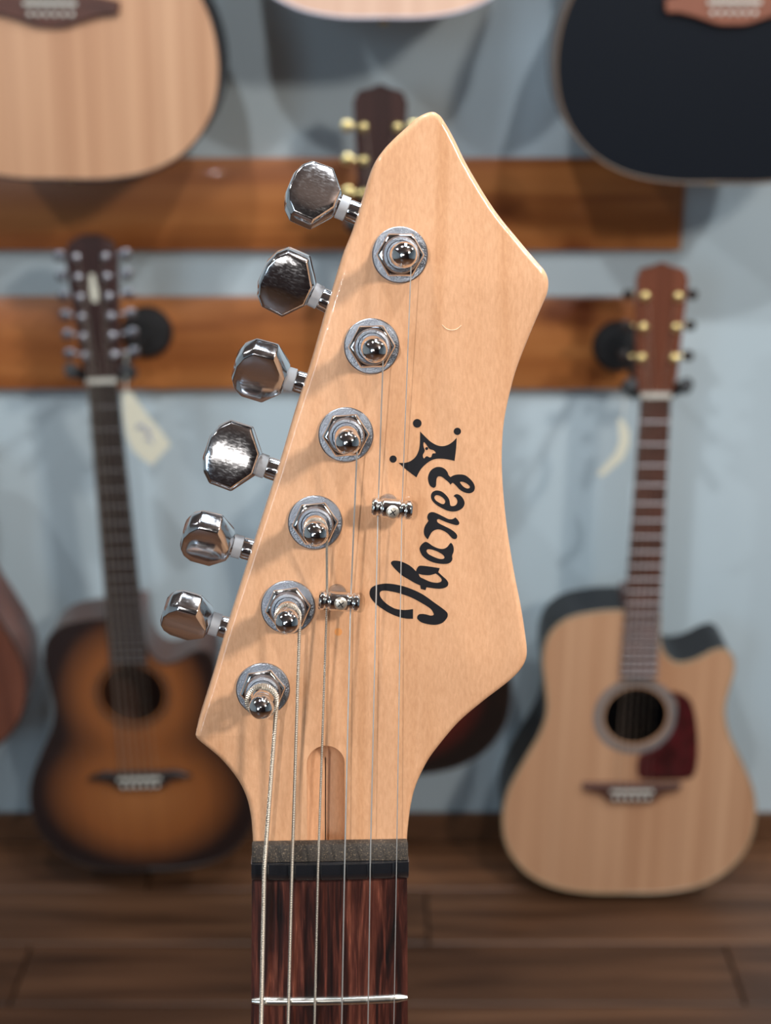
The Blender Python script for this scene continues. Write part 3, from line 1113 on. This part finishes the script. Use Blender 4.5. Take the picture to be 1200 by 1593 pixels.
    if nstr == 12:
        sp_ = [0.040 + 0.0285 * k for k in range(6)]
        lp = [(-0.004, 0.118), (0.004, 0.118), (0.0055, 0.132), (0.002, 0.158), (-0.004, 0.158), (-0.0055, 0.135)]
        link('inlay', mesh(slab([(x, y + L_) for x, y in lp], [(0, 0.0), (0, 0.0014)])), pearl, hs, smooth=False)
    else:
        sp_ = [0.058 + 0.045 * k for k in range(3)]
    for sd in (-1, 1):
        for y in sp_:
            xx = sd * (0.0205 if nstr == 12 else 0.0235)
            t = bpy.data.objects.new('tuning_machine', None)
            t.empty_display_size = 0.01
            COL.objects.link(t)
            t.parent = g
            t.location = (xx, L_ + y, 0.0)
            pr_ = 0.0072 if nstr == 6 else 0.0064
            link('washer', mesh(lathe([(pr_, 0.0), (pr_, 0.002), (pr_ * 0.93, 0.0036), (pr_ * 0.75, 0.0052), (pr_ * 0.45, 0.0062), (0.0005, 0.0066)], 20)), postm, t)
            link('post', mesh(lathe([(0.0032, 0.004), (0.0032, 0.010), (0.002, 0.0115)], 16)), postm, t)
            ex = sd * (0.026 if nstr == 12 else 0.022)
            link('shaft', mesh(rod((0, 0, -0.012), (ex, 0, -0.012), 0.002, 8)), postm, t)
            kb = [(-0.007, 0.0035), (-0.002, 0.0075), (0.006, 0.006), (0.0085, 0.0)]
            kb = kb + [(a, -b_) for a, b_ in kb[-2::-1]]
            if sd < 0:
                kb = [(-a, b_) for a, b_ in kb]
            me = mesh(slab([(ex + a, b_) for a, b_ in catmull(kb, 3)], [(0.002, -0.009), (0, -0.010), (0, -0.014), (0.002, -0.015)]))
            link('tuner_button', me, (keyside or keym) if sd < 0 else keym, t)
    # strings
    for k in range(nstr):
        if nstr == 6:
            x0, x1 = -0.027 + 0.0108 * k, -0.018 + 0.0072 * k
        else:
            x0, x1 = -0.0275 + 0.0108 * (k // 2) + 0.0022 * (k % 2), -0.019 + 0.0074 * (k // 2) + 0.0016 * (k % 2)
        r_ = (0.0006, 0.0005, 0.0004, 0.0003, 0.00025, 0.00022)[k * 6 // nstr]
        sd = -1 if k < nstr / 2 else 1
        idx = k if k < nstr / 2 else nstr - 1 - k
        y_p = L_ + sp_[min(idx, len(sp_) - 1)]
        x_p = sd * ((0.0205 if nstr == 12 else 0.0235) - 0.0035)
        link('string', mesh(tube([(x0, sy, 0.0130), (x1, L_ + 0.002, 0.0100), (x_p, y_p, 0.0075)], r_, 5)), nickel, g)
    if guard:
        gp = [((x - 780) * 0.00052, hy - (y - 450) * 0.00055) for x, y in guard]
        link('pickguard', mesh(slab(catmull(gp, 4), [(0, 0.0007), (0, 0.002), (0.0008, 0.0024)])), tort, g, 40)
    link('strap_button', mesh(lathe([(0.005, 0), (0.004, 0.006), (0.0075, 0.011), (0.006, 0.013)], 16, frame(V((0, 0.002, -0.055)), (0, -1, 0)))), postm, g)
    return g, M, L_


GUARD = [(880, 372), (915, 378), (945, 405), (965, 470), (976, 560), (973, 625), (955, 650), (880, 655), (812, 652), (795, 625), (800, 575), (850, 550), (890, 505), (903, 450), (900, 400)]
YF = 2.17
gl = acoustic('amber sunburst twelve-string cutaway acoustic guitar hanging at left below the lower board', (232, 1352), (160, 594), YF, burst_amber, side_brown, darkbind, darkbind, ebony, mahog, darkhead,
              silver_dim, silver, nstr=12, cut=True, hl=0.212, sc=0.885, hyp=0.318, bridge_kind=1, headtop='round')
gr = acoustic('natural spruce cutaway acoustic guitar with dark red pickguard hanging at right', (972, 1389), (1020, 617), YF, spruce, darkside, cream, greyring, brdg, mahog, mahog, ebony, gold,
              cut=True, guard=GUARD, hl=0.195, bridge_kind=2, boardm_=brdg)
gc = acoustic('dark red sunburst acoustic guitar with gold tuners, mostly hidden behind the pointed headstock', (592, 1205), (592, 366), YF, burst_red, darkside, darkbind, greyring, ebony, mahog, darkhead, gold, gold,
              cut=False, hl=0.205)
YU = 2.08
gu1 = acoustic('large natural spruce guitar body at top left, in front of the upper board', (97, 279), (0.01, 0), YU, spruce, darkside, darkbind, darkbind, brdg, mahog, mahog, gold, gold, cut=False, sc=1.05, length=0.84, syp=0.222)
gu2 = acoustic('pale guitar body with white binding cut off by the top edge, at the middle', (597, 27), (0.0, 0), YU, spruce_pale, side_brown, white_bind, darkbind, brdg, mahog, mahog, gold, gold, cut=False, sc=0.96, length=0.84, syp=0.222)
gu3 = acoustic('black guitar body with reddish bridge at top right, over the end of the upper board', (1120, 284), (0.0, 0), YU, black_top, side_brown, brownbind, darkbind, brdg_red, mahog, mahog, gold, gold, cut=False, sc=1.10, length=0.86, syp=0.228)
g7 = acoustic('reddish brown guitar body cut off by the left edge, beside the sunburst twelve-string', (-148, 1185), (-0.0, 0), YF, mahog, mahog, darkbind, darkbind, ebony, mahog, mahog, gold, gold, cut=False, length=0.825)


# hangers: wall plate, arm and padded yoke
def hanger(g, label, dx=0.0, yk=0.03):
    root, M, L_ = g
    P = M @ V((0, L_ + yk, -0.008))           # where the head rests
    px_ = P.x + dx
    h = empty('guitar_hanger', Matrix.Translation((px_, W - BT, P.z)), label, 'hanger', 'black wall hangers holding the guitars')
    inv = h.matrix_world.inverted()
    wy = 0.0
    link('wall_plate', mesh(lathe([(0.040, 0), (0.040, 0.008), (0.034, 0.016), (0.012, 0.018)], 36, frame(V((0, wy, 0)), (0, -1, 0)))), rubber, h, 40)
    a = inv @ P
    link('arm', mesh(tube([(0, -0.015, 0), (a.x * 0.5, a.y * 0.5, -0.022), (a.x, a.y + 0.03, -0.03)], 0.008, 12)), rubber, h)
    yw = 0.046
    pts = [(a.x + s * yw, a.y - 0.028, -0.010 + 0.0) if False else None for s in ()]
    for s in (-1, 1):
        q = [(a.x, a.y + 0.03, -0.030), (a.x + s * 0.03, a.y + 0.025, -0.032), (a.x + s * 0.040, a.y + 0.01, -0.020), (a.x + s * 0.041, a.y - 0.018, -0.014), (a.x + s * 0.040, a.y - 0.032, -0.004)]
        link('yoke_arm', mesh(tube(q, 0.0095, 12)), rubber, h)
    return h


hanger(gl, 'black round-plate hanger behind the headstock of the sunburst twelve-string', 0.040)
hanger(gr, 'black hanger holding the natural guitar with red pickguard at right', -0.030)
hanger(gc, 'black hanger behind the foreground headstock, holding the red sunburst guitar')
for q, nme in ((gu1, 'large natural guitar at top left'), (gu2, 'pale guitar at top middle'), (gu3, 'black guitar at top right'), (g7, 'reddish brown guitar at the left edge')):
    hanger(q, 'black hanger above, holding the ' + nme)


# price tags
def price_tag(pts, Y, tilt, label, marks, cord, curl=0.0):
    P = [wp(x, y, Y) for x, y in pts]
    c = sum(P, V()) / len(P)
    r_ = empty('price_tag', Matrix.Translation(c), label, 'tag', 'paper price tags on the wall guitars')
    vs = []
    for q in P:
        d = q - c
        vs.append(V((d.x, -d.x * tilt + d.z * d.z * curl, d.z)))
    n_ = len(vs)
    back = [q + V((0, 0.0008, 0)) for q in vs]
    fs = [tuple(range(n_)), tuple(range(n_, 2 * n_))[::-1]] + [(i, (i + 1) % n_, n_ + (i + 1) % n_, n_ + i) for i in range(n_)]
    link('tag_card', mesh((vs + back, fs)), paper, r_, smooth=False)
    for mk in marks:
        pp_ = []
        for x, y in mk:
            d = wp(x, y, Y) - c
            pp_.append(V((d.x, -d.x * tilt - 0.0006, d.z)))
        link('ink_mark', mesh(tube(pp_, 0.0011, 5)), blueink, r_)
    pp_ = []
    for x, y, yy in cord:
        pp_.append(wp(x, y, yy) - c)
    link('cord', mesh(tube(pp_, 0.0007, 6)), bone, r_)


price_tag([(189, 613), (204, 611), (218, 630), (234, 650), (252, 668), (267, 689), (252, 706), (237, 723), (218, 712), (205, 700), (196, 680), (191, 650)], YF - 0.04, 0.25,
          'cream paper price tag with blue writing beside the twelve-string neck',
          [[(212, 668), (216, 660), (219, 668), (223, 659)], [(224, 672), (228, 664), (232, 676), (236, 668)], [(226, 684), (232, 680), (238, 688)]],
          [(198, 545, YF - 0.0), (196, 570, YF - 0.02), (196, 614, YF - 0.04)])
price_tag([(962, 651), (972, 655), (979, 672), (978, 690), (970, 712), (952, 730), (938, 744), (930, 741), (945, 722), (958, 704), (964, 686), (963, 668)], YF - 0.02, 0.4,
          'curled cream paper price tag beside the right guitar neck', [], [(985, 590, YF), (972, 620, YF - 0.01), (968, 653, YF - 0.02)])
